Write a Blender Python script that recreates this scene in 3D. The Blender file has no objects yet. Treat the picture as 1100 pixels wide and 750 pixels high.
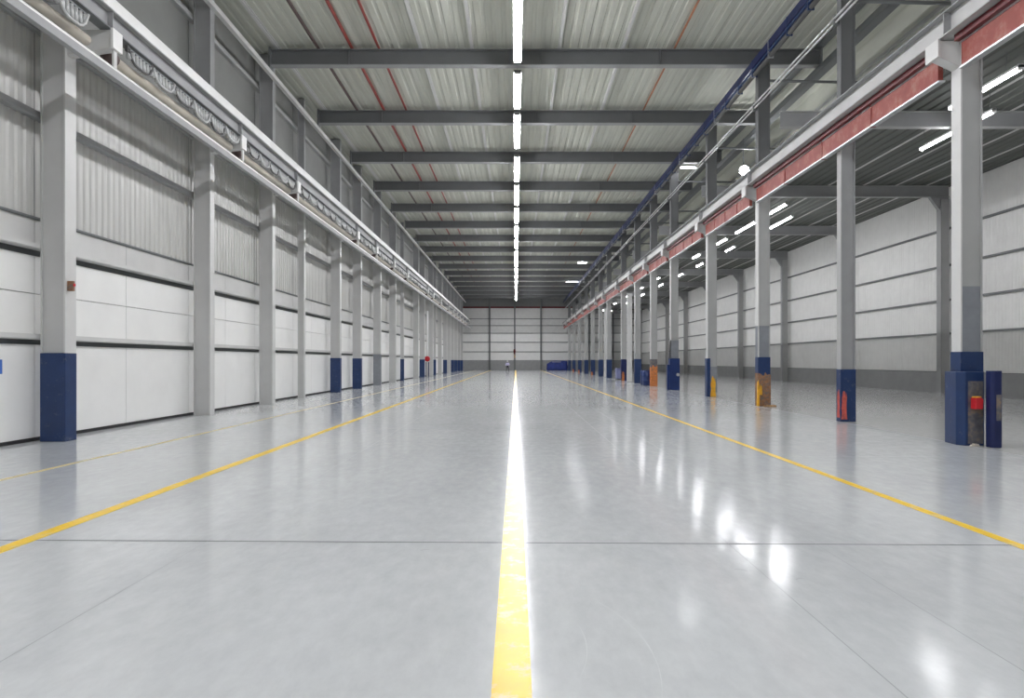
import bpy, bmesh, math, random
from mathutils import Vector, Matrix
random.seed(7)
S = bpy.context.scene
COL = S.collection
PI = math.pi
F = 715.0            # focal length in pixels of the 1100 x 750 frame
DEPTH = 118.0        # far wall
BACK = -6.0          # wall behind the camera
ROOF = 12.95
AISLE_ROOF = 10.2

# ------------------------------------------------------------------ materials
def mat(name, color, rough=0.6, metal=0.0, var=0.06, scale=3.0, bump=0.0, bscale=40.0, spec=0.5,
        emit=None, strength=0.0, stretch=(1, 1, 1), dirt=None, dirt_amt=0.0, dirt_scale=1.5):
    m = bpy.data.materials.new(name); m.use_nodes = True
    nt = m.node_tree; N = nt.nodes; L = nt.links
    b = N['Principled BSDF']
    b.inputs['Roughness'].default_value = rough
    b.inputs['Metallic'].default_value = metal
    b.inputs['Specular IOR Level'].default_value = spec
    tc = N.new('ShaderNodeTexCoord'); mp = N.new('ShaderNodeMapping')
    mp.inputs['Scale'].default_value = stretch
    L.new(tc.outputs['Object'], mp.inputs['Vector'])
    nz = N.new('ShaderNodeTexNoise'); nz.inputs['Scale'].default_value = scale; nz.inputs['Detail'].default_value = 4
    L.new(mp.outputs['Vector'], nz.inputs['Vector'])
    cr = N.new('ShaderNodeValToRGB')
    cr.color_ramp.elements[0].position = 0.3; cr.color_ramp.elements[1].position = 0.7
    cr.color_ramp.elements[0].color = tuple(max(0, c * (1 - var)) for c in color) + (1,)
    cr.color_ramp.elements[1].color = tuple(min(1, c * (1 + var)) for c in color) + (1,)
    L.new(nz.outputs['Fac'], cr.inputs['Fac'])
    out = cr.outputs['Color']
    if dirt:
        n2 = N.new('ShaderNodeTexNoise'); n2.inputs['Scale'].default_value = dirt_scale; n2.inputs['Detail'].default_value = 6
        n2.inputs['Roughness'].default_value = 0.7
        L.new(mp.outputs['Vector'], n2.inputs['Vector'])
        r2 = N.new('ShaderNodeValToRGB')
        r2.color_ramp.elements[0].position = 0.62 - dirt_amt * 0.4; r2.color_ramp.elements[1].position = 0.75 - dirt_amt * 0.3
        L.new(n2.outputs['Fac'], r2.inputs['Fac'])
        mx = N.new('ShaderNodeMixRGB'); mx.inputs['Color2'].default_value = tuple(dirt) + (1,)
        L.new(r2.outputs['Color'], mx.inputs['Fac']); L.new(out, mx.inputs['Color1'])
        out = mx.outputs['Color']
    L.new(out, b.inputs['Base Color'])
    if bump:
        n3 = N.new('ShaderNodeTexNoise'); n3.inputs['Scale'].default_value = bscale; n3.inputs['Detail'].default_value = 3
        L.new(tc.outputs['Object'], n3.inputs['Vector'])
        bp = N.new('ShaderNodeBump'); bp.inputs['Strength'].default_value = bump; bp.inputs['Distance'].default_value = 0.02
        L.new(n3.outputs['Fac'], bp.inputs['Height']); L.new(bp.outputs['Normal'], b.inputs['Normal'])
    if emit:
        b.inputs['Emission Color'].default_value = tuple(emit) + (1,)
        b.inputs['Emission Strength'].default_value = strength
    return m

def floor_mat(name, color, r0, r1, var, fleck=.4, mott=.9):
    m = bpy.data.materials.new(name); m.use_nodes = True
    nt = m.node_tree; N = nt.nodes; L = nt.links; b = N['Principled BSDF']
    b.inputs['Specular IOR Level'].default_value = .38
    tc = N.new('ShaderNodeTexCoord')
    def noise(scale, detail, stretch=(1, 1, 1), rough=0.6):
        mp = N.new('ShaderNodeMapping'); mp.inputs['Scale'].default_value = stretch
        L.new(tc.outputs['Object'], mp.inputs['Vector'])
        n = N.new('ShaderNodeTexNoise'); n.inputs['Scale'].default_value = scale; n.inputs['Detail'].default_value = detail
        n.inputs['Roughness'].default_value = rough
        L.new(mp.outputs['Vector'], n.inputs['Vector']); return n
    a = noise(0.45, 5, (1, .6, 1)); c = noise(5.0, 6, (1.6, .7, 1), .7); s = noise(1.3, 8, (.5, 2.2, 1), .75)
    r1n = N.new('ShaderNodeValToRGB'); e = r1n.color_ramp.elements
    e[0].position = .3; e[1].position = .7
    e[0].color = tuple(x * (1 - var) for x in color) + (1,); e[1].color = tuple(x * (1 + var * .5) for x in color) + (1,)
    L.new(a.outputs['Fac'], r1n.inputs['Fac'])
    r2 = N.new('ShaderNodeValToRGB'); e = r2.color_ramp.elements
    e[0].position = .3; e[1].position = .72; e[0].color = (mott, mott, mott + .01, 1); e[1].color = (1.04, 1.04, 1.04, 1)
    L.new(c.outputs['Fac'], r2.inputs['Fac'])
    mu = N.new('ShaderNodeMixRGB'); mu.blend_type = 'MULTIPLY'; mu.inputs['Fac'].default_value = 1
    L.new(r1n.outputs['Color'], mu.inputs['Color1']); L.new(r2.outputs['Color'], mu.inputs['Color2'])
    r3 = N.new('ShaderNodeValToRGB'); e = r3.color_ramp.elements
    e[0].position = .64; e[1].position = .78; e[0].color = (0, 0, 0, 1); e[1].color = (fleck, fleck, fleck, 1)
    L.new(s.outputs['Fac'], r3.inputs['Fac'])
    mx = N.new('ShaderNodeMixRGB'); L.new(r3.outputs['Color'], mx.inputs['Fac'])
    mx.inputs['Color2'].default_value = tuple(min(1, x * 1.25) for x in color) + (1,)
    L.new(mu.outputs['Color'], mx.inputs['Color1']); L.new(mx.outputs['Color'], b.inputs['Base Color'])
    mr = N.new('ShaderNodeMapRange'); mr.inputs['From Min'].default_value = .3; mr.inputs['From Max'].default_value = .7
    mr.inputs['To Min'].default_value = r0; mr.inputs['To Max'].default_value = r1
    L.new(c.outputs['Fac'], mr.inputs['Value']); L.new(mr.outputs['Result'], b.inputs['Roughness'])
    w = noise(1.1, 2, (1, 1, 1))
    bp = N.new('ShaderNodeBump'); bp.inputs['Strength'].default_value = .10; bp.inputs['Distance'].default_value = .02
    L.new(w.outputs['Fac'], bp.inputs['Height']); L.new(bp.outputs['Normal'], b.inputs['Normal'])
    return m

M = {}
M['floor'] = floor_mat('grey_epoxy', (.59, .61, .615), .09, .16, .10)
M['floor_aisle'] = floor_mat('aisle_concrete', (.50, .505, .50), .12, .16, .03, .06, .97)
M['joint'] = mat('joint_seal', (.10, .105, .11), .7)
M['joint_light'] = mat('saw_cut', (.30, .31, .32), .6)
M['yellow'] = mat('yellow_line_paint', (.92, .60, .02), .3, spec=.25, var=.07, scale=6, dirt=(.75, .62, .35), dirt_amt=.25, dirt_scale=5)
M['yellow_thin'] = mat('worn_yellow_line_paint', (.78, .62, .28), .3, var=.1, scale=5, dirt=(.6, .6, .5), dirt_amt=.35, dirt_scale=4)
M['white_panel'] = mat('white_cladding', (.90, .90, .885), .45, var=.025, scale=1.5, bump=.05, bscale=60)
M['ribbed_panel'] = mat('ribbed_cladding', (.57, .57, .55), .42, metal=.15, var=.09, scale=3, stretch=(1, 3, .25))
M['upper_panel'] = mat('upper_cladding', (.25, .255, .245), .55, var=.05, scale=1.5)
M['steel'] = mat('grey_steel_paint', (.42, .425, .42), .45, var=.05, scale=2)
M['steel_light'] = mat('light_grey_steel_paint', (.66, .66, .65), .4, var=.04, scale=2)
M['steel_mid'] = mat('mid_grey_steel_paint', (.33, .335, .34), .5, var=.06, scale=2)
M['steel_dark'] = mat('dark_grey_steel_paint', (.17, .18, .185), .5, var=.05, scale=2)
M['grey_coat'] = mat('slate_grey_protective_paint', (.25, .265, .29), .45, var=.08, scale=5)
M['white_steel'] = mat('white_steel_paint', (.86, .86, .85), .3, var=.03)
M['galv'] = mat('galvanised_steel', (.62, .63, .64), .32, metal=.8, var=.12, scale=6)
M['blue'] = mat('blue_base_paint', (.012, .036, .12), .4, var=.12, scale=4, dirt=(.10, .12, .18), dirt_amt=.1, dirt_scale=6)
M['blue_deep'] = mat('deep_blue_paint', (.006, .014, .085), .45, var=.15, scale=4)
M['rust'] = mat('rusty_scraped_steel', (.30, .15, .075), .7, var=.35, scale=9, dirt=(.16, .14, .13), dirt_amt=.4, dirt_scale=7)
M['red_scrape'] = mat('red_scraped_primer', (.62, .11, .08), .55, var=.15, scale=8, dirt=(.22, .07, .06), dirt_amt=.25, dirt_scale=12)
M['scrape_grey'] = mat('scraped_grey_metal', (.16, .16, .18), .5, metal=.3, var=.3, scale=6, dirt=(.32, .24, .17), dirt_amt=.35, dirt_scale=6)
M['orange_scrape'] = mat('orange_primer', (.62, .20, .05), .6, var=.3, scale=8, dirt=(.3, .15, .1), dirt_amt=.3, dirt_scale=9)
M['amber'] = mat('amber_paint', (.82, .42, .03), .45, var=.15, scale=7)
M['red'] = mat('red_conductor_cover', (.30, .055, .04), .5, var=.15, scale=3, dirt=(.36, .14, .11), dirt_amt=.3, dirt_scale=3)
M['red_dark'] = mat('dark_red_bar', (.12, .008, .012), .45, var=.1)
M['red_bright'] = mat('bright_red_paint', (.60, .02, .03), .35, var=.05)
M['pipe_red'] = mat('red_sprinkler_pipe', (.30, .05, .04), .45, var=.2, scale=4)
M['pipe_orange'] = mat('orange_brown_pipe', (.42, .16, .07), .5, var=.15)
M['pipe_dark'] = mat('dark_brown_pipe', (.12, .08, .075), .5, var=.15)
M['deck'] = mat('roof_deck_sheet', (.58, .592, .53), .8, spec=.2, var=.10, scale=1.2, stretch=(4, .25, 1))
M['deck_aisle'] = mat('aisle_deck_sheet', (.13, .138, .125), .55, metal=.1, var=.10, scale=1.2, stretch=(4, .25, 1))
M['beam'] = mat('beam_grey_paint', (.15, .155, .16), .5, var=.05, scale=2)
M['column'] = mat('column_grey_paint', (.53, .53, .525), .42, var=.04, scale=2)
M['beige'] = mat('beige_pipe_paint', (.62, .57, .49), .4, var=.06)
M['rubber'] = mat('black_rubber', (.02, .02, .022), .7)
M['cable'] = mat('cable_sheath', (.10, .10, .10), .5)
M['hose'] = mat('pale_corrugated_hose', (.55, .56, .56), .35, metal=.3, var=.1)
M['concrete'] = mat('plinth_concrete', (.33, .335, .335), .6, var=.06, scale=2, bump=.1)
M['aisle_wall'] = mat('aisle_cladding', (.84, .84, .82), .45, var=.03, scale=2)
M['far_top'] = mat('far_grey_sheet', (.20, .205, .21), .6, var=.05)
M['tarp'] = mat('blue_tarpaulin', (.015, .035, .22), .4, var=.25, scale=2, bump=.3, bscale=4)
M['tube'] = mat('lit_tube', (.9, .9, .9), .3, emit=(.965, .965, 1.0), strength=26)
M['tube_aisle'] = mat('lit_aisle_tube', (.9, .9, .9), .3, emit=(.97, .97, 1.0), strength=11)
M['flood'] = mat('lit_flood_lens', (.9, .9, .9), .3, emit=(.97, .98, 1.0), strength=60)
M['gold'] = mat('brass_trim', (.55, .42, .22), .4, metal=.5)
M['sign_blue'] = mat('blue_sign_sheet', (.05, .16, .55), .4)
M['plastic_blue'] = mat('blue_plastic', (.008, .03, .14), .35, var=.15)
M['plastic_violet'] = mat('faded_violet_plastic', (.22, .24, .42), .5, var=.1)
M['skin'] = mat('skin', (.55, .36, .27), .5)
M['cloth_dark'] = mat('dark_cloth', (.02, .018, .03), .8)
M['cloth_pale'] = mat('pale_violet_cloth', (.55, .52, .72), .7)
M['helmet'] = mat('white_helmet', (.85, .86, .9), .3)
M['wood'] = mat('splintered_wood', (.42, .25, .12), .8, var=.3, scale=12)
M['hi_yellow'] = mat('pale_yellow_green_cloth', (.62, .66, .28), .7)

# ------------------------------------------------------------------ mesh helpers
class MB:
    def __init__(s): s.bm = bmesh.new()
    def box(s, x0, x1, y0, y1, z0, z1):
        v = [s.bm.verts.new(p) for p in ((x0, y0, z0), (x1, y0, z0), (x1, y1, z0), (x0, y1, z0),
                                         (x0, y0, z1), (x1, y0, z1), (x1, y1, z1), (x0, y1, z1))]
        for f in ((3, 2, 1, 0), (4, 5, 6, 7), (0, 1, 5, 4), (1, 2, 6, 5), (2, 3, 7, 6), (3, 0, 4, 7)):
            s.bm.faces.new([v[i] for i in f])
        return s
    def prism(s, pts, axis, a, b):
        """closed polygon pts (2D) extruded along axis from a to b"""
        def P(p, t):
            return {'x': (t, p[0], p[1]), 'y': (p[0], t, p[1]), 'z': (p[0], p[1], t)}[axis]
        A = [s.bm.verts.new(P(p, a)) for p in pts]; B = [s.bm.verts.new(P(p, b)) for p in pts]
        s.bm.faces.new(A); s.bm.faces.new(B[::-1]); n = len(pts)
        for i in range(n):
            s.bm.faces.new((A[i], B[i], B[(i + 1) % n], A[(i + 1) % n]))
        return s
    def tube(s, pts, r, n=8, cap=True):
        pts = [Vector(p) for p in pts]; rings = []
        rs = r if isinstance(r, (list, tuple)) else [r] * len(pts)
        up = None
        for i, p in enumerate(pts):
            a = pts[max(i - 1, 0)]; b = pts[min(i + 1, len(pts) - 1)]
            d = (b - a).normalized()
            if up is None: up = Vector((0, 0, 1)) if abs(d.z) < .9 else Vector((1, 0, 0))
            u = d.cross(up).normalized(); w = u.cross(d).normalized(); up = w
            rings.append([s.bm.verts.new(p + (u * math.cos(2 * PI * k / n) + w * math.sin(2 * PI * k / n)) * rs[i]) for k in range(n)])
        for A, B in zip(rings, rings[1:]):
            for k in range(n):
                s.bm.faces.new((A[k], A[(k + 1) % n], B[(k + 1) % n], B[k]))
        if cap: s.bm.faces.new(rings[0][::-1]); s.bm.faces.new(rings[-1])
        return s
    def sheet(s, prof, axis, a, b):
        """open profile extruded along an axis"""
        def P(p, t):
            return {'x': (t, p[0], p[1]), 'y': (p[0], t, p[1]), 'z': (p[0], p[1], t)}[axis]
        A = [s.bm.verts.new(P(p, a)) for p in prof]; B = [s.bm.verts.new(P(p, b)) for p in prof]
        for i in range(len(prof) - 1):
            s.bm.faces.new((A[i], A[i + 1], B[i + 1], B[i]))
        return s
    def build(s, name, m, parent=None, smooth=False, bevel=0):
        bmesh.ops.recalc_face_normals(s.bm, faces=s.bm.faces)
        me = bpy.data.meshes.new(name); s.bm.to_mesh(me); s.bm.free()
        me.materials.append(m if not isinstance(m, str) else M[m])
        if smooth:
            for p in me.polygons: p.use_smooth = True
        o = bpy.data.objects.new(name, me); COL.objects.link(o)
        if parent is not None: o.parent = parent
        if bevel:
            md = o.modifiers.new('edge', 'BEVEL'); md.width = bevel; md.segments = 2; md.limit_method = 'ANGLE'
        return o

def tag(o, label, cat, group=None, kind='thing'):
    o['label'] = label; o['category'] = cat; o['kind'] = kind
    if group: o['group'] = group
    return o
def struct(o, label=None, cat=None):
    o['kind'] = 'structure'
    if label: o['label'] = label
    if cat: o['category'] = cat
    return o
def empty(name, loc=(0, 0, 0)):
    o = bpy.data.objects.new(name, None); COL.objects.link(o); o.location = loc; o.empty_display_size = .3
    return o
def copy_tree(o, parent=None):
    c = o.copy(); COL.objects.link(c)
    if parent is not None: c.parent = parent
    for ch in list(o.children): copy_tree(ch, c)
    return c
ORD = ['nearest', 'second', 'third', 'fourth', 'fifth', 'sixth', 'seventh', 'eighth', 'ninth', 'tenth', 'eleventh', 'twelfth',
       'thirteenth', 'fourteenth', 'fifteenth', 'sixteenth', 'seventeenth', 'eighteenth', 'nineteenth', 'twentieth',
       'twenty-first', 'twenty-second', 'twenty-third', 'twenty-fourth', 'twenty-fifth', 'twenty-sixth']

# ------------------------------------------------------------------ shell
XL = -9.66; XR = 21.3; XS = 8.55
f = MB().box(XL - .3, XS, BACK, DEPTH, -.2, 0).build('floor', 'floor'); struct(f, 'glossy light grey epoxy floor of the main hall', 'floor')
fa = MB().box(XS, XR + .3, BACK, DEPTH, -.2, -.004).build('floor_aisle', 'floor_aisle'); struct(fa, 'duller grey concrete floor of the side aisle', 'floor')
def joint(x0, y0, x1, y1, w, m='joint_light'):
    d = Vector((x1 - x0, y1 - y0, 0)).normalized(); n = Vector((-d.y, d.x, 0)) * w / 2
    b = MB(); vs = [b.bm.verts.new(Vector((x, y, .0012)) + k * n) for x, y, k in ((x0, y0, 1), (x0, y0, -1), (x1, y1, -1), (x1, y1, 1))]
    b.bm.faces.new(vs); return b.build('floor_joint', m, f)
joint(XL + .1, 6.04, XS - .03, 5.70, .020, 'joint')
joint(XL + .1, 11.45, XS - .03, 11.1, .012)
for k in range(3, 17): joint(XL + .1, 5.9 * k - .3, XS - .03, 5.9 * k - .45, .012)
for x in (-2.74, 1.86, 2.62): joint(x, BACK + .2, x, 60, .008)
M['scuff'] = mat('pale_scuff', (.62, .64, .645), .2); M['scuff_dark'] = mat('dark_scuff', (.30, .31, .32), .5)
def arc_scuff(cx, cy, r, a0, a1, w, m):
    b = MB(); vs = []
    for k in range(19):
        a = a0 + (a1 - a0) * k / 18; ww = w * math.sin(PI * (k + .5) / 19)
        vs.append([b.bm.verts.new((cx + (r + q * ww) * math.cos(a), cy + (r + q * ww) * math.sin(a), .001)) for q in (-.5, .5)])
    for A, B in zip(vs, vs[1:]): b.bm.faces.new((A[0], A[1], B[1], B[0]))
    b.build('floor_scuff', m, f)
arc_scuff(-1.0, 3.6, 1.75, -.3, .55, .009, 'scuff'); arc_scuff(-.9, 3.8, 1.3, -.35, .2, .006, 'scuff')
arc_scuff(1.7, 5.05, .06, 0, 2, .03, 'scuff_dark'); arc_scuff(2.1, 4.85, .05, 1, 3, .025, 'scuff_dark'); arc_scuff(-.75, 5.6, .05, 1, 3, .02, 'scuff_dark'); arc_scuff(3.1, 5.6, .05, 0, 2, .03, 'scuff_dark')
sj = MB().box(XS - .02, XS + .02, BACK, DEPTH - .2, -.01, .0015).build('floor_joint', 'joint_light', f)

# left wall: backing sheet, panels by bay, girts, base seal
LCOL = [13.22, 19.5, 24.5, 28.7, 33.9, 38.5, 44.1, 49.6, 54.2, 61.2, 65.3, 71.9, 76.0, 80.5, 86.5, 91.5, 96.5, 102, 107.3, 112.5]
wl = MB().box(XL - .3, XL - .12, BACK, DEPTH, 0, ROOF).build('wall_left', 'steel_dark')
struct(wl, 'tall left wall of white lower panels and grey ribbed upper cladding', 'wall')
def ribbed(x, y0, y1, z0, z1, pitch, dep, sgn):
    prof = []; n = max(1, round((y1 - y0) / pitch)); p = (y1 - y0) / n
    for i in range(n):
        a = y0 + i * p
        prof += [(x, a), (x, a + p * .45), (x - sgn * dep, a + p * .6), (x - sgn * dep, a + p * .85)]
    prof.append((x, y1))
    b = MB(); A = [b.bm.verts.new((q[0], q[1], z0)) for q in prof]; B = [b.bm.verts.new((q[0], q[1], z1)) for q in prof]
    for i in range(len(prof) - 1): b.bm.faces.new((A[i], A[i + 1], B[i + 1], B[i]))
    return b
edges = [BACK, 0, 6.9] + [y + .14 for y in LCOL] + [DEPTH]
def flat(x0, x1, y0, y1, z0, z1): return MB().box(x0, x1, y0, y1, z0, z1)
for i, (a, b_) in enumerate(zip(edges, edges[1:])):
    halves = [(a, (a + b_) / 2), ((a + b_) / 2, b_)] if 1 <= i <= 7 else [(a, b_)]
    for (p, q) in halves:
        g = .008
        flat(XL - .1, XL, p + g, q - g, .07, 1.93).build('bottom_panel', 'white_panel', wl)  # stops short of the girt: dark backing in the gap imitates its shadow
        flat(XL - .1, XL, p + g, q - g, 2.1, 2.945).build('middle_panel', 'white_panel', wl)
        flat(XL - .1, XL, p + g, q - g, 2.96, 3.71).build('middle_panel', 'white_panel', wl)  # also cut low, dark gap standing in for shade below the girt
        flat(XL - .1, XL + .0, p + g, q - g, 3.9, 4.46).build('transom_panel', 'steel_light', wl)
    ribbed(XL + .0, a + .01, b_ - .01, 4.5, 6.45, .22, .035, 1).build('ribbed_panel', 'ribbed_panel', wl)
    ribbed(XL + .0, a + .01, b_ - .01, 6.5, 8.25, .22, .035, 1).build('ribbed_panel', 'ribbed_panel', wl)
    flat(XL - .1, XL, a + .01, b_ - .01, 8.3, 11.7).build('upper_panel', 'upper_panel', wl)
    flat(XL - .1, XL, a + .01, b_ - .01, 11.8, ROOF - .02).build('upper_panel', 'upper_panel', wl)
for z0, z1, d, m_ in ((2.03, 2.14, .16, 'steel_light'), (3.83, 3.93, .20, 'steel_light'), (4.44, 4.49, .06, 'steel_dark'), (6.44, 6.58, .15, 'steel_mid'),
                   (8.2, 8.32, .1, 'steel_mid'), (11.66, 11.8, .16, 'steel')):
    MB().prism([(XL - .02, z0), (XL + d - .02, z0), (XL + d, z0 + .02), (XL + d, z1), (XL - .02, z1)], 'y', BACK, DEPTH - .1).build('girt', m_, wl)
MB().box(XL - .02, XL + .03, BACK, DEPTH - .1, 0, .07).build('base_seal', 'rubber', wl)

# far wall
wf = MB().box(XL - .3, XR + .3, DEPTH + .1, DEPTH + .3, 0, ROOF).build('wall_far', 'steel_dark')
struct(wf, 'far end wall with white cladding rows over a grey plinth', 'wall')
MB().box(XL, XR, DEPTH - .05, DEPTH + .1, 0, 1.75).build('plinth', 'concrete', wf)
rows = [(1.77, 3.2), (3.3, 4.9), (5.0, 6.5), (6.6, 7.85), (7.92, 9.05), (9.13, 11.0)]
for i, (a, b_) in enumerate(rows):
    MB().box(XL, XR, DEPTH - .02, DEPTH + .1, a, b_).build('wall_panel', 'white_panel' if i < 3 else 'steel_light', wf)
    MB().box(XL, XR, DEPTH - .14, DEPTH + .02, b_ - .02, b_ + .09).build('girt', 'steel_dark', wf)
MB().box(XL, XR, DEPTH - .02, DEPTH + .1, 11.3, ROOF - .02).build('wall_panel', 'far_top', wf)
rb = MB().box(XL, XR, DEPTH - .2, DEPTH + .02, 11.0, 11.25).build('girt', 'red_dark', wf); rb['label'] = 'dark red girt'
for x in (-4.6, -.17, 4.46, 13.0, 17.2):
    MB().box(x - .12, x + .12, DEPTH - .35, DEPTH - .15, 0, ROOF - .1).build('wall_post', 'steel_dark', wf)

# right wall of the side aisle
wr = MB().box(XR + .12, XR + .3, BACK, DEPTH, 0, AISLE_ROOF).build('wall_right', 'steel_dark')
struct(wr, 'white ribbed side aisle wall with dark girts above a concrete plinth', 'wall')
MB().box(XR - .1, XR + .12, BACK, DEPTH, -.01, 1.05).build('plinth', 'concrete', wr)
gz = [2.95, 4.6, 6.3, 8.1]
ed = [1.06] + gz + [AISLE_ROOF - .02]
for a, b_ in zip(ed, ed[1:]):
    ribbed(XR, BACK, DEPTH - .1, a + .02, b_ - .02, .2, .012, -1).build('wall_panel', 'aisle_wall', wr)
for z in gz:
    MB().box(XR - .12, XR + .02, BACK, DEPTH - .1, z - .04, z + .05).build('girt', 'steel_dark', wr)
# wall behind the camera
wb = MB().box(XL - .3, XR + .3, BACK - .2, BACK, 0, ROOF).build('wall_back', 'steel_light'); struct(wb)

# roof
def deck(x0, x1, z, pitch=.34, dep=.028):
    n = round((x1 - x0) / pitch); p = (x1 - x0) / n; prof = []
    for i in range(n):
        a = x0 + i * p
        prof += [(a, z), (a + p * .55, z), (a + p * .65, z + dep), (a + p * .9, z + dep)]
    prof.append((x1, z)); return MB().sheet(prof, 'y', BACK, DEPTH + .1)
XF = 12.6
ce = deck(XL - .2, XF, ROOF).build('ceiling', 'deck'); struct(ce, 'ribbed steel roof deck high over the hall', 'ceiling')
MB().box(XL - .3, XF, BACK, DEPTH + .2, ROOF + .1, ROOF + .2).build('roof_slab', 'steel_dark', ce)
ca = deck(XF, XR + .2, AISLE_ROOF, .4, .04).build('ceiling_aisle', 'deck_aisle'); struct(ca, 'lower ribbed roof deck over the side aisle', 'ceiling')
MB().box(XF, XR + .3, BACK, DEPTH + .2, AISLE_ROOF + .08, AISLE_ROOF + .2).build('roof_slab', 'steel_dark', ca)
fs = MB().box(XF, XF + .1, BACK, DEPTH, AISLE_ROOF, ROOF + .1).build('wall_clerestory', 'deck'); struct(fs)
for z in (10.6, 11.3, 12.0):
    MB().box(XF - .1, XF, BACK, DEPTH - .2, z, z + .1).build('girt', 'steel', fs)

# ------------------------------------------------------------------ roof beams
BE = [24.0 + 5.85 * k for k in range(-2, 16)]
def ibeam_x(x0, x1, yc, z0, z1, w=.28, t=.03):
    return (MB().box(x0, x1, yc - .012, yc + .012, z0 + t, z1 - t), MB().box(x0, x1, yc - w / 2, yc + w / 2, z0, z0 + t), MB().box(x0, x1, yc - w / 2, yc + w / 2, z1 - t, z1))
vis = [y for y in BE if y > 22]
proto = empty('roof_beam', (0, vis[0], 0))
w_, lo, hi = ibeam_x(-8.8, 10.95, 0, 12.22, 12.80)
w_.build('web', 'beam', proto); lo.build('bottom_flange', 'steel_mid', proto); hi.build('top_flange', 'beam', proto)  # bottom flange coloured lighter than the web to imitate its lit edges
MB().box(-8.86, -8.8, -.16, .16, 12.1, 12.85).build('end_plate', 'steel_dark', proto)
MB().box(10.95, 11.0, -.16, .16, 12.1, 12.85).build('end_plate', 'steel_dark', proto)
for x in (-6.0, 0.9, 5.2):
    MB().box(x - .01, x + .01, -.12, -.012, 12.25, 12.77).build('stiffener', 'beam', proto)
for i, y in enumerate(vis):
    o = proto if i == 0 else copy_tree(proto)
    o.location.y = y
    tag(o, 'grey steel beam crossing under the roof deck, %s from the camera' % ORD[i] if i else 'grey steel beam crossing under the roof deck, nearest the camera',
        'beam', 'cross beams under the roof deck')

# purlins and pipes that run the length of the roof
def long_tube(name, x, z, r, m, label, cat, y0=BACK + .2, group=None, n=8):
    pts = []; y = y0
    while y < DEPTH - .3:
        pts.append((x + random.uniform(-.01, .01), y, z)); y += 5.85
    pts.append((x, DEPTH - .3, z))
    o = MB().tube(pts, r, n).build(name, m, None, True); return tag(o, label, cat, group)
for x, nm in ((-8.55, 'against the left wall'), (-3.42, 'left of the light row, beyond a thin one'), (-1.57, 'just left of the light row'), (1.57, 'just right of the light row'), (3.85, 'second to the right of the light row')):
    w = .05
    b = MB().prism([(x - w, 12.805), (x + w, 12.805), (x + w, 12.83), (x - w + .02, 12.83), (x - w + .02, 12.92), (x + w, 12.92), (x + w, 12.945), (x - w, 12.945)], 'y', BACK, DEPTH - .2)
    tag(b.build('roof_purlin', 'steel_light'), 'thin grey purlin along the roof deck %s' % nm, 'purlin', 'long purlins under the deck')
long_tube('roof_pipe', -7.1, 12.86, .055, 'pipe_dark', 'dark brown pipe along the roof, leftmost of the coloured pipes', 'pipe')
long_tube('roof_pipe', -5.9, 12.865, .06, 'pipe_red', 'left one of the two dark red pipes along the roof', 'pipe')
long_tube('roof_pipe', -4.92, 12.865, .05, 'pipe_red', 'right one of the two dark red pipes along the roof', 'pipe')
long_tube('roof_pipe', 5.72, 12.87, .035, 'pipe_orange', 'thin orange brown pipe along the roof right of the lights', 'pipe')
# eave members
b = MB().box(-8.94, -8.80, BACK, DEPTH - .2, 11.93, 12.09); o = b.build('eave_beam', 'steel_light')
tag(o, 'pale grey square eave beam running along the top of the left columns', 'beam')
b = MB().box(10.75, 11.05, BACK, DEPTH - .2, 12.86, 12.90); b.box(10.88, 10.92, BACK, DEPTH - .2, 11.95, 12.08); b.box(10.75, 11.05, BACK, DEPTH - .2, 11.85, 12.09)
o = b.build('eave_beam', 'steel_dark'); tag(o, 'dark long beam carrying the right ends of the roof beams', 'beam')

# ------------------------------------------------------------------ columns, left
def column(x_in, x_out, y0, dy, ztop, face='steel', flange='steel_light', z0=0, base=None, base_h=1.75, base_m='blue', name='steel_column', split=None, upper=None):
    """x_in is the hall side.  web box between two flanges"""
    s = 1 if x_out > x_in else -1
    c = empty(name, ((x_in + x_out) / 2, y0 + dy / 2, 0))
    cx, cy = c.location.x, c.location.y
    t = .03
    def bx(a, b, p, q, z, w): return MB().box(min(a, b) - cx, max(a, b) - cx, p - cy, q - cy, z, w)
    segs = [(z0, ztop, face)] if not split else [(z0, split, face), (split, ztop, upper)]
    for (za, zb, mm) in segs:
        bx(x_in + s * t, x_out - s * t, y0 + .035, y0 + dy - .035, za, zb).build('shaft', mm, c)
        bx(x_in, x_in + s * t, y0, y0 + dy, za, zb).build('flange', flange if za == z0 else mm, c)
        bx(x_out - s * t, x_out, y0, y0 + dy, za, zb).build('flange', mm, c)
    if base:
        e = .008
        bx(x_in - s * e, x_out + s * e, y0 - e, y0 + dy + e, 0, base_h).build('painted_base', base_m, c, bevel=.01)
    return c, cx, cy
LBASE = {0: 'blue', 4: 'blue', 5: 'blue', 6: 'grey_coat', 8: 'blue', 10: 'blue', 12: 'blue', 14: 'blue', 16: 'blue', 17: 'blue', 18: 'blue', 19: 'blue'}
lnames = ['big grey column with blue base at the left edge', 'grey column with plain grey foot, second along the left wall', 'plain grey column, third along the left wall',
          'slim plain grey column, fourth along the left wall', 'grey column with blue base, fifth along the left wall', 'grey column with blue base, sixth along the left wall',
          'grey column with slate grey base, seventh along the left wall', 'plain grey column, eighth along the left wall', 'slim column with blue base, ninth along the left wall']
slim = {3, 8, 12}
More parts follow.
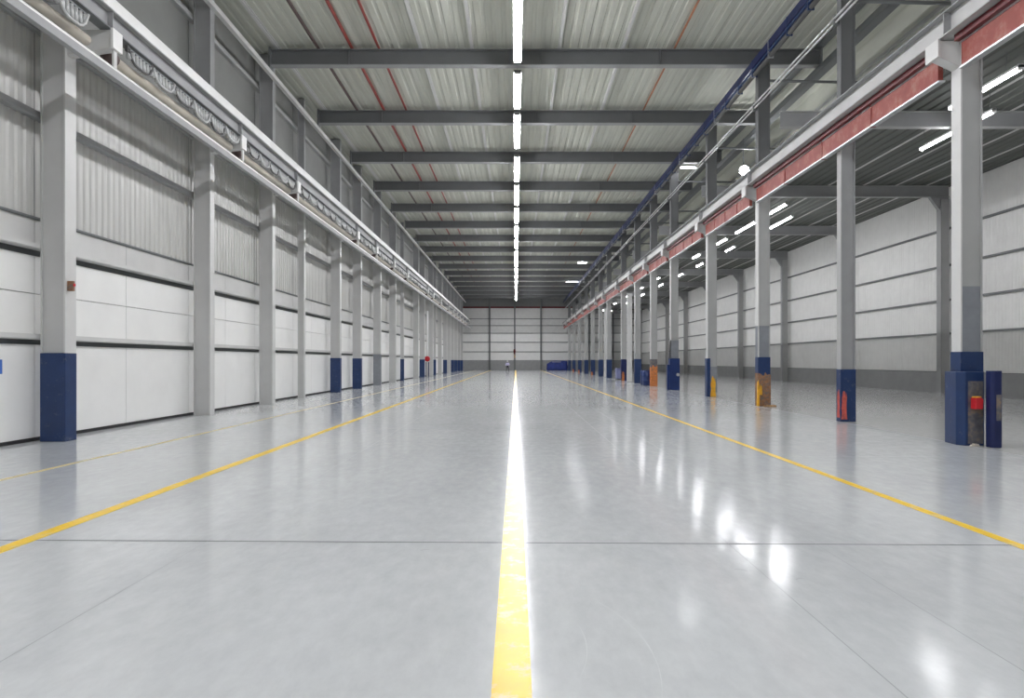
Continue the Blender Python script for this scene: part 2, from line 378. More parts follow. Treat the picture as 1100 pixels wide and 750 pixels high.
for i, y in enumerate(LCOL):
    dy = .33 if i == 0 else .28
    xi, xo = (-8.95, -9.44)
    if i in slim: xi, xo, dy = -9.12, -9.4, .18
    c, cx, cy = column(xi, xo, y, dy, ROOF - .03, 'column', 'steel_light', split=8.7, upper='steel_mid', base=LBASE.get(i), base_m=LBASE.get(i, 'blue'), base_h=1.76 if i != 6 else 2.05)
    if i not in slim:   # corbel that carries the runway girder
        MB().prism([(-8.02 - cx, 8.22), (-8.02 - cx, 7.86), (-8.3 - cx, 7.82), (-8.95 - cx, 7.72), (-8.95 - cx, 8.22)], 'y', -.1, .1).build('corbel', 'steel_light', c)
        MB().box(-8.05 - cx, -8.0 - cx, -.16, .16, 7.84, 8.23).build('corbel_plate', 'white_steel', c)
    lab = lnames[i] if i < len(lnames) else ('grey column with blue base, %s along the left wall' if LBASE.get(i) else 'plain grey column, %s along the left wall') % ORD[i]
    tag(c, lab, 'column', 'steel columns along the left wall')

# runway girder, left
def girder(xw, zb, zt, s, name, label, capm, y0=BACK + .2, y1=DEPTH - .4, fy=None, half=.15):
    g = empty(name, (xw, 0, 0))
    MB().box(-.012, .012, y0, y1, zb + .02, zt).build('web', 'column' if s > 0 else 'steel_mid', g)
    MB().box(-half, half, y0, y1, zb, zb + .025).build('bottom_flange', 'steel' if s > 0 else 'steel_dark', g)
    MB().box(-half, half, y0, y1, zt, zt + .025).build('top_flange', 'steel_mid' if s > 0 else 'steel', g)
    MB().box(-.035, .035, y0, y1, zt + .025, zt + .09).build('crane_rail', capm, g)
    for y in fy:
        MB().box(-half, half, y - .02, y + .0, zb + .025, zt).build('stiffener', 'steel_mid', g)
    return g
gl = girder(-8.2, 8.24, 8.62, -1, 'crane_runway_girder', '', 'steel_mid', fy=[y + .15 for i, y in enumerate(LCOL) if i not in slim], half=.12)
MB().box(.10, .16, BACK + .2, DEPTH - .4, 8.62, 8.86).build('edge_channel', 'white_steel', gl)
tag(gl, 'white topped crane runway girder along the left columns', 'girder')
# pipe and lower rail under it
pl = empty('service_pipe', (-8.32, 0, 7.82))
ys = [13.55, 19.8, 24.8, 34.2, 38.8, 44.4, 49.9, 61.5, 65.6, 72.2, 80.8, 86.8, 91.8, 96.8, 102.3, 107.6, 112.8]
MB().tube([(0, BACK + .3, 0), (0, 12.9, 0)], .10, 12).build('pipe_run', 'beige', pl, True)
for a, b_ in zip(ys, ys[1:]): MB().tube([(0, a + .2, 0), (0, b_ - .45, 0)], .10, 12).build('pipe_run', 'beige', pl, True)
for a in ys: MB().tube([(0, a - .02, 0), (0, a + .22, 0)], .135, 12).build('end_cap', 'pipe_dark', pl, True)
tag(pl, 'beige service pipe slung under the left runway girder', 'pipe')
lr = empty('cable_rail', (-7.98, 0, 7.32))
MB().prism([(-.05, .03), (.05, .03), (.05, .07), (.0, .12), (-.05, .12)], 'y', BACK + .3, DEPTH - .4).build('rail_cover', 'white_steel', lr)
MB().box(-.06, .06, BACK + .3, DEPTH - .4, -.12, .03).build('rail_channel', 'steel_mid', lr)
for i, y in enumerate(LCOL):
    if i in slim: continue
    MB().box(-.10, -.06, y + .1, y + .2, -.1, .50).build('hanger', 'steel_light', lr)
tag(lr, 'pale lower rail hung beneath the left runway girder', 'rail')
# festoon of ribbed hose loops
bays = [(0.5, 6.3), (7.2, 12.9)] + list(zip(ys, ys[1:]))
for i, (a, b_) in enumerate(bays[1:], 1):
    if i > 9: break
    ft = empty('festoon_cable', (-8.14, (a + b_) / 2, 8.09))
    n = max(3, int((b_ - a) / .95)); p = (b_ - a - .7) / n; y = a + .4 - ft.location.y
    MB().box(-.02, .02, y, y + n * p, .06, .10).build('track', 'steel_dark', ft)
    for k in range(n):
        q = y + k * p; pts = []
        dr = random.uniform(.24, .34)
        for j in range(11):
            t = j / 10; pts.append((.03 + .02 * (k % 2), q + p * t, .07 - dr * (1 - (2 * t - 1) ** 4)))
        MB().tube(pts, .028, 6).build('cable_loop', 'hose' if k % 2 else 'cable', ft, True)
        bb = MB(); nr = 7
        for j in range(nr):
            yy = q + .05 + (p - .1) * j / (nr - 1)
            bb.tube([(.0, yy, .05), (.005, yy + .01, -.1 - .12 * math.sin(PI * (j + .5) / nr))], .042, 6)
        bb.build('cable_bundle', 'hose', ft, True)
        MB().box(-.03, .03, q - .04, q + .04, .0, .12).build('trolley', 'cable', ft)
    tag(ft, 'looped pale cable festoon between girder and beige pipe, %s from the camera' % ORD[i - 1] if i > 1 else 'looped pale cable festoon at the top left, nearest the camera', 'cable', 'festoon cables of the left crane runway')

# ------------------------------------------------------------------ columns, right
RCOL = [12.86, 17.6, 23.6, 29.85, 36.9, 42.4, 48.0, 54.2, 62.7, 68.9, 75.9, 83.0, 91.6, 100.5, 109.0]
rinfo = ['pale column with wide blue guard box at its foot, nearest on the right', 'darker column with red scraped patch on blue base, right side',
         'pale column with rusty brown base and yellow edge', 'grey column with yellow patch and blue strip at its foot', 'pale column with slate band above wide blue base',
         'column with rust orange base beside blue drums', 'column with plain clean blue base, seventh on the right', 'column with orange stained navy base beside a violet crate',
         'column with plain blue base, ninth on the right']
for i, y in enumerate(RCOL):
    xi, xo, dy = 8.6, 9.02, .28
    if i == 1: xo, dy = 8.98, .22
    dark = 'steel_mid' if i == 1 else 'steel'
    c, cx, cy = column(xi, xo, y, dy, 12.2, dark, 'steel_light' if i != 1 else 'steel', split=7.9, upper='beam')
    def part(nm, m_, x0, x1, y0, y1, z0, z1, bev=0, label=None):
        if nm in ('scraped_patch', 'scraped_base', 'yellow_patch', 'yellow_edge'):   # paint edge broken and uneven
            thin_x = (x1 - x0) < (y1 - y0) and nm == 'scraped_patch'
            p, q = (y0 - cy, y1 - cy) if thin_x else (x0 - cx, x1 - cx)
            h = z1 - z0; base = nm == 'scraped_base'; n = 7; jr = random.Random(int(h * 1000) + i)
            pts = [(p, z0), (q, z0)]
            if not base: pts += [(q - jr.uniform(0, .18) * (q - p), z0 + h * t) for t in (.2, .4, .55, .7, .85)]
            for k in range(n + 1):
                t = k / n; arch = 1 - .28 * (2 * t - 1) ** 2 if not base else 1
                pts.append((q + (p - q) * (t if base else .12 + .76 * t), z0 + h * (arch - jr.uniform(0, .16))))
            if not base: pts += [(p + jr.uniform(0, .18) * (q - p), z0 + h * t) for t in (.65, .5, .35, .2)]
            b = MB().prism(pts, 'x', x0 - cx, x1 - cx) if thin_x else MB().prism(pts, 'y', y0 - cy, y1 - cy)
            o = b.build(nm, m_, c)
        else:
            o = MB().box(x0 - cx, x1 - cx, y0 - cy, y1 - cy, z0, z1).build(nm, m_, c, bevel=bev)
        if label: o['label'] = label
        return o
    if i != 1:
        MB().prism([(8.16 - cx, 7.80), (8.16 - cx, 7.50), (8.3 - cx, 7.44), (8.6 - cx, 7.30), (8.6 - cx, 7.80)], 'y', -.12, .12).build('corbel', 'steel_light' if i == 0 else 'steel', c)
        part('corbel_plate', 'steel_light', 8.12, 8.16, y - .06, y + dy + .06, 7.46, 7.80)
    e = .01
    if i == 0:
        part('painted_base', 'blue', xi - e, xo + e, y - e, y + dy + e, 0, 1.78)
        part('paint_band', 'grey_coat', xi + .03, xo + .006, y - .006 + .03, y + dy, 1.78, 3.05)
        g = MB().prism([(8.48 - cx, y + .3 - cy), (8.41 - cx, y - .14 - cy), (8.49 - cx, y - .29 - cy), (8.84 - cx, y - .29 - cy), (9.04 - cx, y - .02 - cy), (9.04 - cx, y + .3 - cy)], 'z', 0, 1.4).build('guard_box', 'blue', c, bevel=.012)
        # scraped front of the guard: thin plate in the guard's face
        MB().prism([(8.54 - cx, y - .285 - cy), (8.54 - cx, y - .296 - cy), (8.82 - cx, y - .296 - cy), (8.82 - cx, y - .285 - cy)], 'z', .04, 1.22).build('scraped_plate', 'scrape_grey', c)
        bt = empty('switch_box', (8.66 - cx, y - .35 - cy, .80)); bt.parent = c
        part_ = MB().prism([(-.07, -.10), (.07, -.10), (.08, .08), (.04, .12), (-.07, .11)], 'y', -.08, .06).build('box_body', 'red_bright', bt, bevel=.01)
        MB().prism([(-.06, .112), (.045, .122), (.045, .14), (-.06, .135)], 'y', -.07, .04).build('box_cap', 'amber', bt)
    elif i == 1:
        part('painted_base', 'blue', xi - e, xo + e, y - e, y + dy + e, 0, 1.38)
        part('scraped_patch', 'red_scrape', xi - .016, xi - .009, y + .03, y + dy - .03, .1, .92, label='red scraped patch')
        part('scraped_patch', 'red_scrape', xi + .0, xi + .16, y - .016, y - .009, .06, .9, label='red scraped patch')
    elif i == 2:
        part('paint_band', 'grey_coat', xi - .004, xo + .006, y + .028, y + dy, 1.72, 2.85)
        part('painted_base', 'blue', xi - .007, xo + .007, y - .007, y + dy + .007, .6, 1.74)
        part('scraped_base', 'rust', xi - e, xo + e + .01, y - .012, y + dy + e, 0, 1.22, label='rusty brown scraped base')
        part('yellow_edge', 'amber', xi - .05, xi + .03, y - .05, y + .04, 0, .95, label='amber painted edge strip')
        part('yellow_edge', 'amber', xi + .03, xi + .13, y - .03, y - .012, .4, .78, label='amber painted edge strip')
    elif i == 3:
        part('painted_strip', 'blue', xi - .03, xi + .12, y - .03, y + .3, 0, 1.72)
        part('paint_band', 'grey_coat', xi + .12, xo + .01, y - .002, y + dy, .2, 1.35)
        part('yellow_patch', 'amber', xi + .13, xi + .38, y - .03, y + .0, 0, .98, label='amber yellow patch')
    elif i == 4:
        part('paint_band', 'grey_coat', xi + .0, xo + .01, y - .01, y + dy, 1.75, 2.75)
        part('painted_base', 'plastic_blue', xi - .06, xo + .06, y - .06, y + dy + .05, 0, 1.75, .01)
        part('guard_box', 'plastic_blue', xi - .2, xi - .06, y - .02, y + .2, 0, 1.4, .01)
        MB().tube([(.16, -.2 - .06, .85), (.16, -.2 - .04, .85)], .09, 14).build('round_plate', 'galv', c)
    elif i == 5:
        part('painted_base', 'scrape_grey', xi - .007, xo + .007, y - .007, y + dy + .007, .8, 1.72)
        part('scraped_base', 'orange_scrape', xi - e, xo + e, y - .012, y + dy + e, 0, 1.35, label='rust orange scraped base')
    elif i == 7:
        part('painted_base', 'blue_deep', xi - e, xo + e, y - e, y + dy + e, 0, 1.75)
        part('scraped_patch', 'orange_scrape', xi + .02, xi + .25, y - .02, y - .009, 0, .8, label='orange scraped patch')
    else:
        part('painted_base', 'blue', xi - .03, xo + .04, y - .04, y + dy + e, 0, 1.75)
        if i in (10, 12, 13): part('scraped_patch', 'orange_scrape', xi - .04, xi + .2, y - .05, y - .039, 0, .45, label='orange scraped patch')
    tag(c, rinfo[i] if i < len(rinfo) else 'column with blue base in the distance, %s on the right' % ORD[i], 'column', 'steel columns along the right side of the hall')

# free standing guard post beside the nearest right column
gp = empty('guard_post', (8.885, 12.36, 0))
MB().prism([(-.11, .07), (-.11, -.05), (-.06, -.10), (.06, -.10), (.11, -.05), (.11, .07), (.08, .07), (.08, -.04), (-.08, -.04), (-.08, .07)], 'z', 0, 1.42).build('post_shell', 'blue_deep', gp, bevel=.01)
MB().box(-.03, .055, -.104, -.099, .5, .98).build('scuff_plate', 'scrape_grey', gp)
tag(gp, 'short blue guard post right of the nearest right column', 'post')
def debris(x, y, n, r, label, m1='wood'):
    b = MB()
    for k in range(n):
        a = random.uniform(0, 6.28); px = random.uniform(-r, r); py = random.uniform(-r * .5, r * .5); l = random.uniform(.04, .09); h = random.uniform(.02, .05)
        b.prism([(px - l, 0), (px + l, 0), (px + l * .7, h), (px - l * .5, h * 1.2)], 'y', py - l * .6, py + l * .5)
    o = b.build('rubble', m1); o.location = (x, y, .002); tag(o, label, 'debris', kind='stuff')
debris(8.95, 23.4, 9, .22, 'small brown splinters at the foot of the rusty column')
debris(8.60, 12.50, 2, .05, 'small pale chip at the foot of the blue guard box', 'beige')

# runway girder, right
gr = girder(8.33, 7.82, 8.26, 1, 'crane_runway_girder', '', 'gold', fy=[y - .12 for i, y in enumerate(RCOL) if i != 1])
tag(gr, 'light grey crane runway girder with brass coloured rail along the right columns', 'girder')
yr = [BACK + 1] + [y for i, y in enumerate(RCOL) if i != 1]
crp = empty('conductor_rail', (8.5, 0, 7.4))
for a, b_ in zip(yr, yr[1:] + [DEPTH - .6]):
    MB().box(-.055, .045, a + .45, b_ - .25, -.20, .25).build('red_cover', 'red', crp)
    MB().box(-.16, -.06, a + .42, b_ - .2, .28, .40).build('dark_red_bar', 'red_dark', crp)
    MB().box(-.075, .06, a + .4, b_ - .2, -.235, -.2).build('lower_trim', 'galv', crp)
    MB().box(-.075, -.05, a + .4, b_ - .2, .235, .26).build('upper_trim', 'galv', crp)
    if a < 60:
        n = 4
        for k in range(1, n): 
            yy = a + .4 + (b_ - a - .6) * k / n
            MB().box(-.075, .06, yy, yy + .05, -.24, .27).build('clamp', 'red', crp)
tag(crp, 'long red conductor rail under the right runway girder', 'rail')
# blue pipe rack at the top of the right columns, twin silver conduits
br = empty('pipe_rack', (8.44, 0, 12.0))
MB().box(-.09, .09, BACK + .3, DEPTH - .4, -.06, .2).build('blue_beam', 'blue_deep', br)
MB().tube([(0.0, BACK + .3, -.28), (0, DEPTH - .4, -.28)], .075, 10).build('lower_pipe', 'cable', br, True)
MB().tube([(-.06, BACK + .3, -.14), (-.06, DEPTH - .4, -.14)], .04, 8).build('blue_pipe', 'blue', br, True)
for k in range(56):
    y = 10 + k * 1.5
    MB().box(-.10, .09, y, y + .04, -.37, .21).build('clamp', 'galv' if k % 4 == 0 else 'blue', br)
tag(br, 'dark blue beam with pipes running along the top right roof edge', 'pipe')
tc_ = empty('twin_conduit', (8.5, 0, 10.6))
for dx, dz in ((0, 0), (-.03, .11)):
    MB().tube([(dx, BACK + .3, dz), (dx, DEPTH - .4, dz)], .028, 8).build('conduit', 'galv', tc_, True)
for i, y in enumerate(RCOL): MB().box(-.05, .095, y + .06, y + .14, -.08, .2).build('bracket', 'steel_dark', tc_)
tag(tc_, 'pair of thin silver conduits crossing the upper right columns', 'conduit')
# cross ties from the right columns to the outer eave beam
for i, y in enumerate(RCOL[:9]):
    o = MB().tube([(9.03, y + .14, 11.2 if i % 2 else 11.6), (12.595, y + .3, 11.2 if i % 2 else 11.6)], .05, 8).build('tie_rod', 'steel_dark', None, True)
    tag(o, 'thin dark tie rod behind the upper right columns, %s from the camera' % ORD[i] if i else 'thin dark tie rod behind the nearest upper right column', 'rod', 'tie rods above the right girder')

# ------------------------------------------------------------------ side aisle
WC = [22.9, 32.6, 42.3, 51.9, 62.0, 72.0, 82.0, 92.0, 102.0, 112.0]
for i, y in enumerate(WC):
    c = empty('wall_column', (XR - .35, y, 0))
    MB().box(-.2, .2, -.14, .14, 1.05 if i != 1 else 0, AISLE_ROOF - .7).build('shaft', 'steel', c)
    MB().box(-.23, -.2, -.17, .17, 0, AISLE_ROOF - .7).build('flange', 'steel_mid', c)
    MB().box(-.2, .22, -.1, .1, 0, 1.06).build('foot', 'steel', c)
    MB().prism([(-.7, AISLE_ROOF - .585), (-.23, AISLE_ROOF - 1.25), (.2, AISLE_ROOF - 1.25), (.2, AISLE_ROOF - .585)], 'y', -.1, .1).build('haunch', 'steel_mid', c)
    tag(c, 'grey column against the side aisle wall, %s from the camera' % ORD[i] if i else 'grey column against the side aisle wall, nearest the camera', 'column', 'columns of the side aisle wall')
    r = empty('aisle_rafter', (15.3, y, 0))
    a, b2, c2 = ibeam_x(-6.2, 5.9, 0, AISLE_ROOF - .58, AISLE_ROOF - .02, .2)
    a.build('web', 'steel_mid', r); b2.build('bottom_flange', 'steel', r); c2.build('top_flange', 'steel', r)
    tag(r, 'grey rafter crossing under the side aisle roof, %s from the camera' % ORD[i] if i else 'grey rafter crossing under the side aisle roof, nearest the camera', 'beam', 'rafters over the side aisle')
for x in (11.0, 12.2):
    o = MB().box(x - .05, x + .05, BACK, DEPTH - .2, AISLE_ROOF - .0, AISLE_ROOF + .14).build('aisle_purlin', 'steel')
    tag(o, 'long grey purlin above the side aisle, %s the hall' % ('nearer to' if x < 12 else 'farther from'), 'purlin')
for x, w in ((15.3, 'hallward of the four'), (17.0, 'second of four from the hall'), (18.6, 'third of four from the hall'), (20.1, 'closest of four to the aisle wall')):
    o = MB().box(x - .06, x + .06, BACK, DEPTH - .2, AISLE_ROOF - .018, AISLE_ROOF - .003).build('aisle_purlin', 'steel_light')
    tag(o, 'flat purlin under the side aisle roof, %s' % w, 'purlin')

# ------------------------------------------------------------------ lights
def tube_light(y0, y1, x, z, name, label, group, m, w=.11, hang=.35, along='y', body='white_steel'):
    L_ = y1 - y0
    t = empty(name, (x, (y0 + y1) / 2, z))
    MB().box(-w * 1.12, w * 1.12, -L_ / 2, L_ / 2, .03, .10).build('housing', body, t)
    pr = [(w * math.cos(a), .03 - .075 * math.sin(a)) for a in [PI * k / 6 for k in range(7)]]
    MB().prism(pr, 'y', -L_ / 2 + .03, L_ / 2 - .03).build('diffuser', m, t)
    MB().box(-w, w, -L_ / 2, -L_ / 2 + .03, -.045, .11).build('end_cap', body, t)
    MB().box(-w, w, L_ / 2 - .03, L_ / 2, -.045, .11).build('end_cap', body, t)
    for s in (-1, 1):
        hy = s * L_ * .45
        while any(abs((y0 + y1) / 2 + hy - q) < .2 for q in BE + WC): hy -= s * .1
        MB().tube([(0, hy, .1), (0, hy, .1 + hang)], .008, 5).build('hanger', 'steel_dark', t)
    tag(t, label, 'light', group)
    return t
seg = [(-4, .6), (1.5, 6), (6.8, 11.4), (12.1, 16.9), (17.9, 22.8), (23.7, 27.0), (27.7, 32.0), (33.4, 37.9), (38.8, 43.6), (44.6, 49.4), (50.4, 55.2), (56.1, 60.6)]
y = 61.9
while y < 110: seg.append((y, y + 4.7)); y += 5.65
for i, (a, b_) in enumerate(seg):
    k = i - 4
    lab = ('lit tube light in the centre ceiling row, %s one in the photo' % ORD[k]) if k > 0 else \
          'lit white tube light in the ceiling row, cut by the top of the photo' if k == 0 else 'lit white tube light above the camera, %s ahead of the back wall' % ['first', 'second', 'third', 'fourth'][i]
    tube_light(a, b_, .06, 11.86, 'tube_light', lab, 'tube lights over the centre line', M['tube'], .12, .97)
row1 = [(-4.5, 2.9), (3, 2.9), (10.5, 2.9), (17.9, 2.9), (33.4, 2.2), (37.7, 3.3), (42.8, 2.2), (49, 2), (56, 2), (62.8, 2), (71, 2), (80, 2), (90, 2), (103, 2)]  # first two are unseen tubes, added to brighten the aisle wall
row2 = [(-4.5, 2.9), (4, 2.9), (12, 2.9), (21, 3.8), (36.3, 3.2), (45.8, 2), (53.5, 2), (60, 2), (68, 2), (78, 2), (90, 2), (104, 2)]  # first two likewise out of view, added for more light in the aisle
for rw, x, wd, nm in ((row1, 13.6, .085, 'hall'), (row2, 15.1, .065, 'outer wall')):
    for i, (y, l) in enumerate(rw):
        tube_light(y, y + l, x, AISLE_ROOF - .72, 'aisle_light', 'lit tube in the side aisle row nearer the %s, %s' % (nm, 'nearest the camera' if i == 0 else ORD[i] + ' from the camera'),
               'tube lights over the side aisle', M['tube_aisle'], wd, .6)
# flood light above the girder
fl = empty('flood_light', (10.5, 30.7, 10.36))
MB().tube([(0, -.1, 0), (0, .12, 0)], [.24, .14], 16).build('housing', 'steel_dark', fl, True)
MB().tube([(0, -.13, 0), (0, -.1, 0)], .215, 16).build('lens', M['flood'], fl)
MB().tube([(0, 0, .1), (0, 0, 1.5)], .02, 6).build('hanger', 'steel_dark', fl)
tag(fl, 'round bright flood light above the right girder', 'light')
for (x, y, z, w, lab) in ((9.4, 36.2, 12.15, .9, 'short lit lamp by the blue roof edge, nearest of three'), (7.1, 71, 12.1, 1.0, 'short lit lamp under the distant roof, middle of three'), (7.45, 88, 12.1, 1.6, 'short lit lamp under the distant roof, farthest of three')):
    t = empty('cross_light', (x, y, z))
    MB().box(-w / 2, w / 2, -.06, .06, .0, .06).build('housing', 'white_steel', t)
    MB().box(-w / 2 + .03, w / 2 - .03, -.05, .05, -.05, 0).build('diffuser', M['tube_aisle'], t)
    for s in (-.3, .3): MB().tube([(s * w, 0, .06), (s * w, 0, .72 if z > 12.12 else .76)], .008, 5).build('hanger', 'steel_dark', t)
    tag(t, lab, 'light', 'short lamps by the right roof edge')

# ------------------------------------------------------------------ yellow lines
def line(x, w, y0, y1, m, label):
    b = MB(); b.box(x - w / 2, x + w / 2, y0, y1, .0, .003); o = b.build('yellow_line', m); o.location = (0, 0, .0005); tag(o, label, 'floor marking')
line(-.02, .196, BACK + .1, DEPTH - .5, 'yellow', 'wide yellow line down the middle of the floor')
line(-4.36, .15, BACK + .1, DEPTH - .5, 'yellow', 'yellow floor line left of the middle')
line(4.36, .11, BACK + .1, DEPTH - .5, 'yellow', 'yellow floor line right of the middle')
line(-6.92, .09, BACK + .1, DEPTH - .5, 'yellow_thin', 'faint thin yellow line nearest the left wall')

# ------------------------------------------------------------------ small things
sg = MB().box(XL + .002, XL + .02, 12.0, 12.5, 1.36, 1.63).build('wall_sign', 'sign_blue', bevel=.004); tag(sg, 'small blue sign on the white panel at the left edge', 'sign')
cb = empty('call_point', (-9.02, 13.62, 3.1))
MB().box(-.06, .06, -.03, .03, -.1, .1).build('box_body', 'rust', cb, bevel=.006)
MB().tube([(0.06, 0, .02), (.075, 0, .02)], .03, 10).build('button', 'red_bright', cb)
cb.location = (-8.93, 13.62, 3.1); cb.location.x = -8.95 + .065; cb.location.y = 13.3
tag(cb, 'small red brown box on the nearest left column', 'switch')
gd = empty('pipe_guard', (-9.62, 14.1, 0))
MB().tube([(.1, -.3, 1.28), (.1, -.02, 1.28), (.1, .04, 1.24), (.1, .06, 1.18), (.1, .06, 0)], .022, 8).build('bent_pipe', 'steel_dark', gd, True)
MB().box(.02, .06, -.12, -.08, 0, 1.25).build('stake', 'steel_light', gd)
tag(gd, 'thin bent pipe guard beside the nearest left column', 'guard')
cv = MB().box(-9.64, -9.60, 13.95, 14.2, 2.95, 3.75).build('cover_strip', 'white_steel'); tag(cv, 'white vertical cover strip beside the nearest left column', 'strip')

# standpipe with red drum on the left, far down the wall
sp = empty('standpipe', (-8.8, 66.3, 0))
MB().tube([(0, 0, 0), (0, 0, 6.6)], .10, 10).build('riser', 'white_steel', sp, True)
MB().tube([(.0, -.16, 1.82), (.0, -.12, 1.82), (0, .0, 1.82), (0, .1, 1.82)], [.2, .27, .27, .2], 18).build('drum', 'red_bright', sp, True)
MB().box(-.16, .16, -.06, .06, 0, 1.5).build('base_cover', 'blue_deep', sp)
tag(sp, 'white riser pipe with a red round drum, far along the left wall', 'pipe')

# distant person
def person(loc):
    p = empty('person', loc)
    me = bpy.data.meshes.new('body')
    V = [(0, 0, .84), (0, 0, 1.02), (0, .0, 1.24), (0, -.01, 1.36), (0, -.02, 1.47), (0, -.03, 1.56),
         (.09, 0, .80), (.13, -.03, .44), (.17, .02, .06), (.18, -.12, .03), (-.09, 0, .80), (-.13, -.05, .44), (-.17, 0, .06), (-.18, -.14, .03),
         (.17, 0, 1.30), (.27, 0, 1.06), (.26, -.16, .90), (-.17, 0, 1.30), (-.27, 0, 1.06), (-.26, -.14, .88)]
    E = [(0, 1), (1, 2), (2, 3), (3, 4), (4, 5), (0, 6), (6, 7), (7, 8), (8, 9), (0, 10), (10, 11), (11, 12), (12, 13), (2, 14), (14, 15), (15, 16), (2, 17), (17, 18), (18, 19)]
    R = [.13, .12, .15, .06, .08, .08, .09, .065, .05, .035, .09, .065, .05, .035, .06, .045, .032, .06, .045, .032]
    me.from_pydata(V, E, []); o = bpy.data.objects.new('body', me); COL.objects.link(o); o.parent = p
    me.materials.append(M['cloth_dark'])
    md = o.modifiers.new('skin', 'SKIN')
    for i, r in enumerate(R): me.skin_vertices[0].data[i].radius = (r, r)
    me.skin_vertices[0].data[0].use_root = True
    o.modifiers.new('sub', 'SUBSURF').levels = 2
    MB().tube([(0, 0, .92), (0, 0, 1.0), (0, 0, 1.2), (0, 0, 1.34), (0, 0, 1.38)], [.17, .16, .19, .15, .08], 12).build('jacket', 'cloth_pale', p, True)
    for s in (1, -1):
        MB().tube([(s * .15, 0, 1.32), (s * .28, 0, 1.06), (s * .265, -.15, .92)], [.075, .06, .045], 8).build('sleeve', 'cloth_pale', p, True)
    MB().tube([(0, -.03, 1.53), (0, -.03, 1.58), (0, -.03, 1.64), (0, -.03, 1.68)], [.13, .125, .09, .03], 12).build('helmet', 'helmet', p, True)
    MB().tube([(0, -.115, 1.46), (0, -.12, 1.52)], .045, 8).build('face', 'skin', p, True)
    return p
pp = person((-1.22, 99.0, 0)); tag(pp, 'distant person in white helmet, pale violet jacket and dark trousers', 'person')

# blue covered stack by the far wall
bm = bmesh.new(); bmesh.ops.create_cube(bm, size=1)
bmesh.ops.subdivide_edges(bm, edges=bm.edges, cuts=7, use_grid_fill=True)
for v in bm.verts:
    x, y_, z = v.co.x * 2, v.co.y * 2, v.co.z + .5
    if x < -.3: k = (-.3 - x) / .7; z *= 1 - .35 * k * k
    r = 1 - .12 * z * z
    v.co = Vector((x * 1.75 * (1 if z < .5 else 1 - .10 * (z - .5)), y_ * 1.0 * r, z * 1.62))
    v.co += Vector((math.sin(v.co.z * 7 + v.co.y * 3) * .04, 0, math.sin(v.co.x * 5 + v.co.y * 4) * .04 if z > .4 else 0))
me = bpy.data.meshes.new('tarpaulin'); bm.to_mesh(me); bm.free(); me.materials.append(M['tarp'])
for p in me.polygons: p.use_smooth = True
ts = empty('covered_stack', (7.15, 115.2, 0)); o = bpy.data.objects.new('tarpaulin', me); COL.objects.link(o); o.parent = ts; o.location.z = .02
MB().box(-1.7, 1.7, -.95, .95, 0, .1).build('pallet', 'cable', ts)
MB().box(-.9, .6, -.98, -.9, 1.42, 1.5).build('top_rope', 'hose', ts)
tag(ts, 'dark blue tarpaulin covered stack at the foot of the far wall', 'stack')

# dark hoist hook block by the far wall
hk = empty('hanging_hook', (-.2, 116.8, 0))
MB().tube([(0, 0, 3.7), (0, 0, 11.0)], .03, 6).build('chain', 'cable', hk)
MB().prism([(-.14, 3.7), (.14, 3.7), (.2, 3.3), (.1, 2.75), (-.1, 2.75), (-.2, 3.3)], 'y', -.12, .12).build('hook_block', 'red_dark', hk, bevel=.02)
MB().tube([(0, 0, 2.8), (.02, 0, 2.5), (.12, 0, 2.36), (.05, 0, 2.2), (-.1, 0, 2.3)], .04, 8).build('hook', 'amber', hk, True)
tag(hk, 'dark red hook block hanging before the far wall', 'hook')

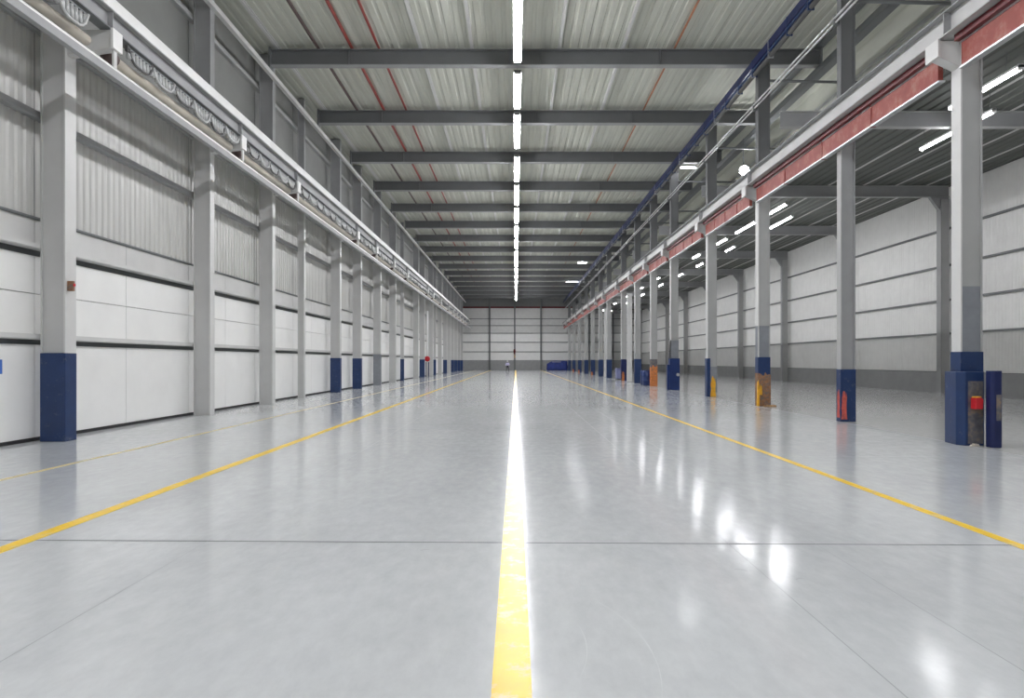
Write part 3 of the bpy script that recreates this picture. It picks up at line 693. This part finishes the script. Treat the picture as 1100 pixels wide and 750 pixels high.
# things between the distant right columns
def drum(x, y, label, m='plastic_blue', h=.95, r=.33):
    d = empty('plastic_drum', (x, y, 0))
    zs = [0, .03, h * .3, h * .33, h * .36, h * .64, h * .67, h * .7, h - .04, h]; rr = [r * .94, r, r, r * 1.05, r, r, r * 1.05, r, r, r * .92]
    MB().tube([(0, 0, z) for z in zs], rr, 20).build('barrel', m, d, True)
    MB().tube([(0, 0, h), (0, 0, h + .04)], r * .85, 20).build('lid', m, d)
    tag(d, label, 'drum', 'blue drums by the right columns')
drum(8.62, 43.5, 'blue drum touching the rust orange column base'); drum(8.75, 44.9, 'blue drum behind the first, farther from the column')
cr_ = empty('violet_crate', (8.95, 56.6, 0))
b = MB().box(-.42, .42, -.4, .4, .1, .95); b.build('crate_body', 'plastic_violet', cr_, bevel=.02)
MB().box(-.44, .44, -.42, .42, .95, 1.0).build('crate_lid', 'plastic_violet', cr_); MB().box(-.4, .4, -.38, .38, 0, .1).build('pallet_foot', 'cable', cr_)
tag(cr_, 'faded violet crate standing by the eighth right column', 'crate')
for (x, y, w, h, lab) in ((8.75, 51.2, .36, 6.8, 'white grey post between the seventh and eighth right columns'), (8.9, 65.9, .3, 6.8, 'pale post beyond the ninth right column')):
    p = empty('steel_post', (x, y, 0)); MB().box(-w / 2, w / 2, -.12, .12, 0, h).build('post_shaft', 'steel_light', p); MB().box(-w / 2 - .06, w / 2 + .06, -.18, .18, 0, .03).build('foot_plate', 'steel_mid', p)
    MB().box(-w / 2 - .04, w / 2 + .04, -.16, .16, h, h + .04).build('head_plate', 'steel_mid', p); tag(p, lab, 'post')
vc = empty('vest_bundle', (9.05, 44.0, 0)); MB().tube([(0, 0, 0), (0, 0, 1.45)], .025, 8).build('stand', 'steel_mid', vc, True)
MB().tube([(0, 0, 1.0), (0, 0, 1.15), (0, 0, 1.45), (0, 0, 1.52)], [.10, .15, .13, .04], 10).build('vest', 'hi_yellow', vc, True)
tag(vc, 'pale yellow green vest hanging on a stand behind the blue drums', 'vest')

# ------------------------------------------------------------------ world, camera
w = bpy.data.worlds.new('World'); S.world = w; w.use_nodes = True
w.node_tree.nodes['Background'].inputs[0].default_value = (.8, .85, 1, 1); w.node_tree.nodes['Background'].inputs[1].default_value = .1
cd = bpy.data.cameras.new('Camera'); cam = bpy.data.objects.new('Camera', cd); COL.objects.link(cam)
cam.location = (0, 0, 1.6); cam.rotation_euler = (PI / 2, 0, 0)
cd.sensor_width = 36; cd.lens = F / 1100 * 36; cd.shift_x = -4 / 1100; cd.shift_y = 13 / 1100; cd.clip_end = 400
S.camera = cam
S.view_settings.view_transform = 'Standard'; S.view_settings.look = 'None'; S.view_settings.gamma = 1; S.view_settings.use_curve_mapping = False
S.view_settings.exposure = 1.98
S.cycles.max_bounces = 8; S.cycles.diffuse_bounces = 5; S.cycles.glossy_bounces = 4
S.cycles.sample_clamp_indirect = 8; S.cycles.use_light_tree = True
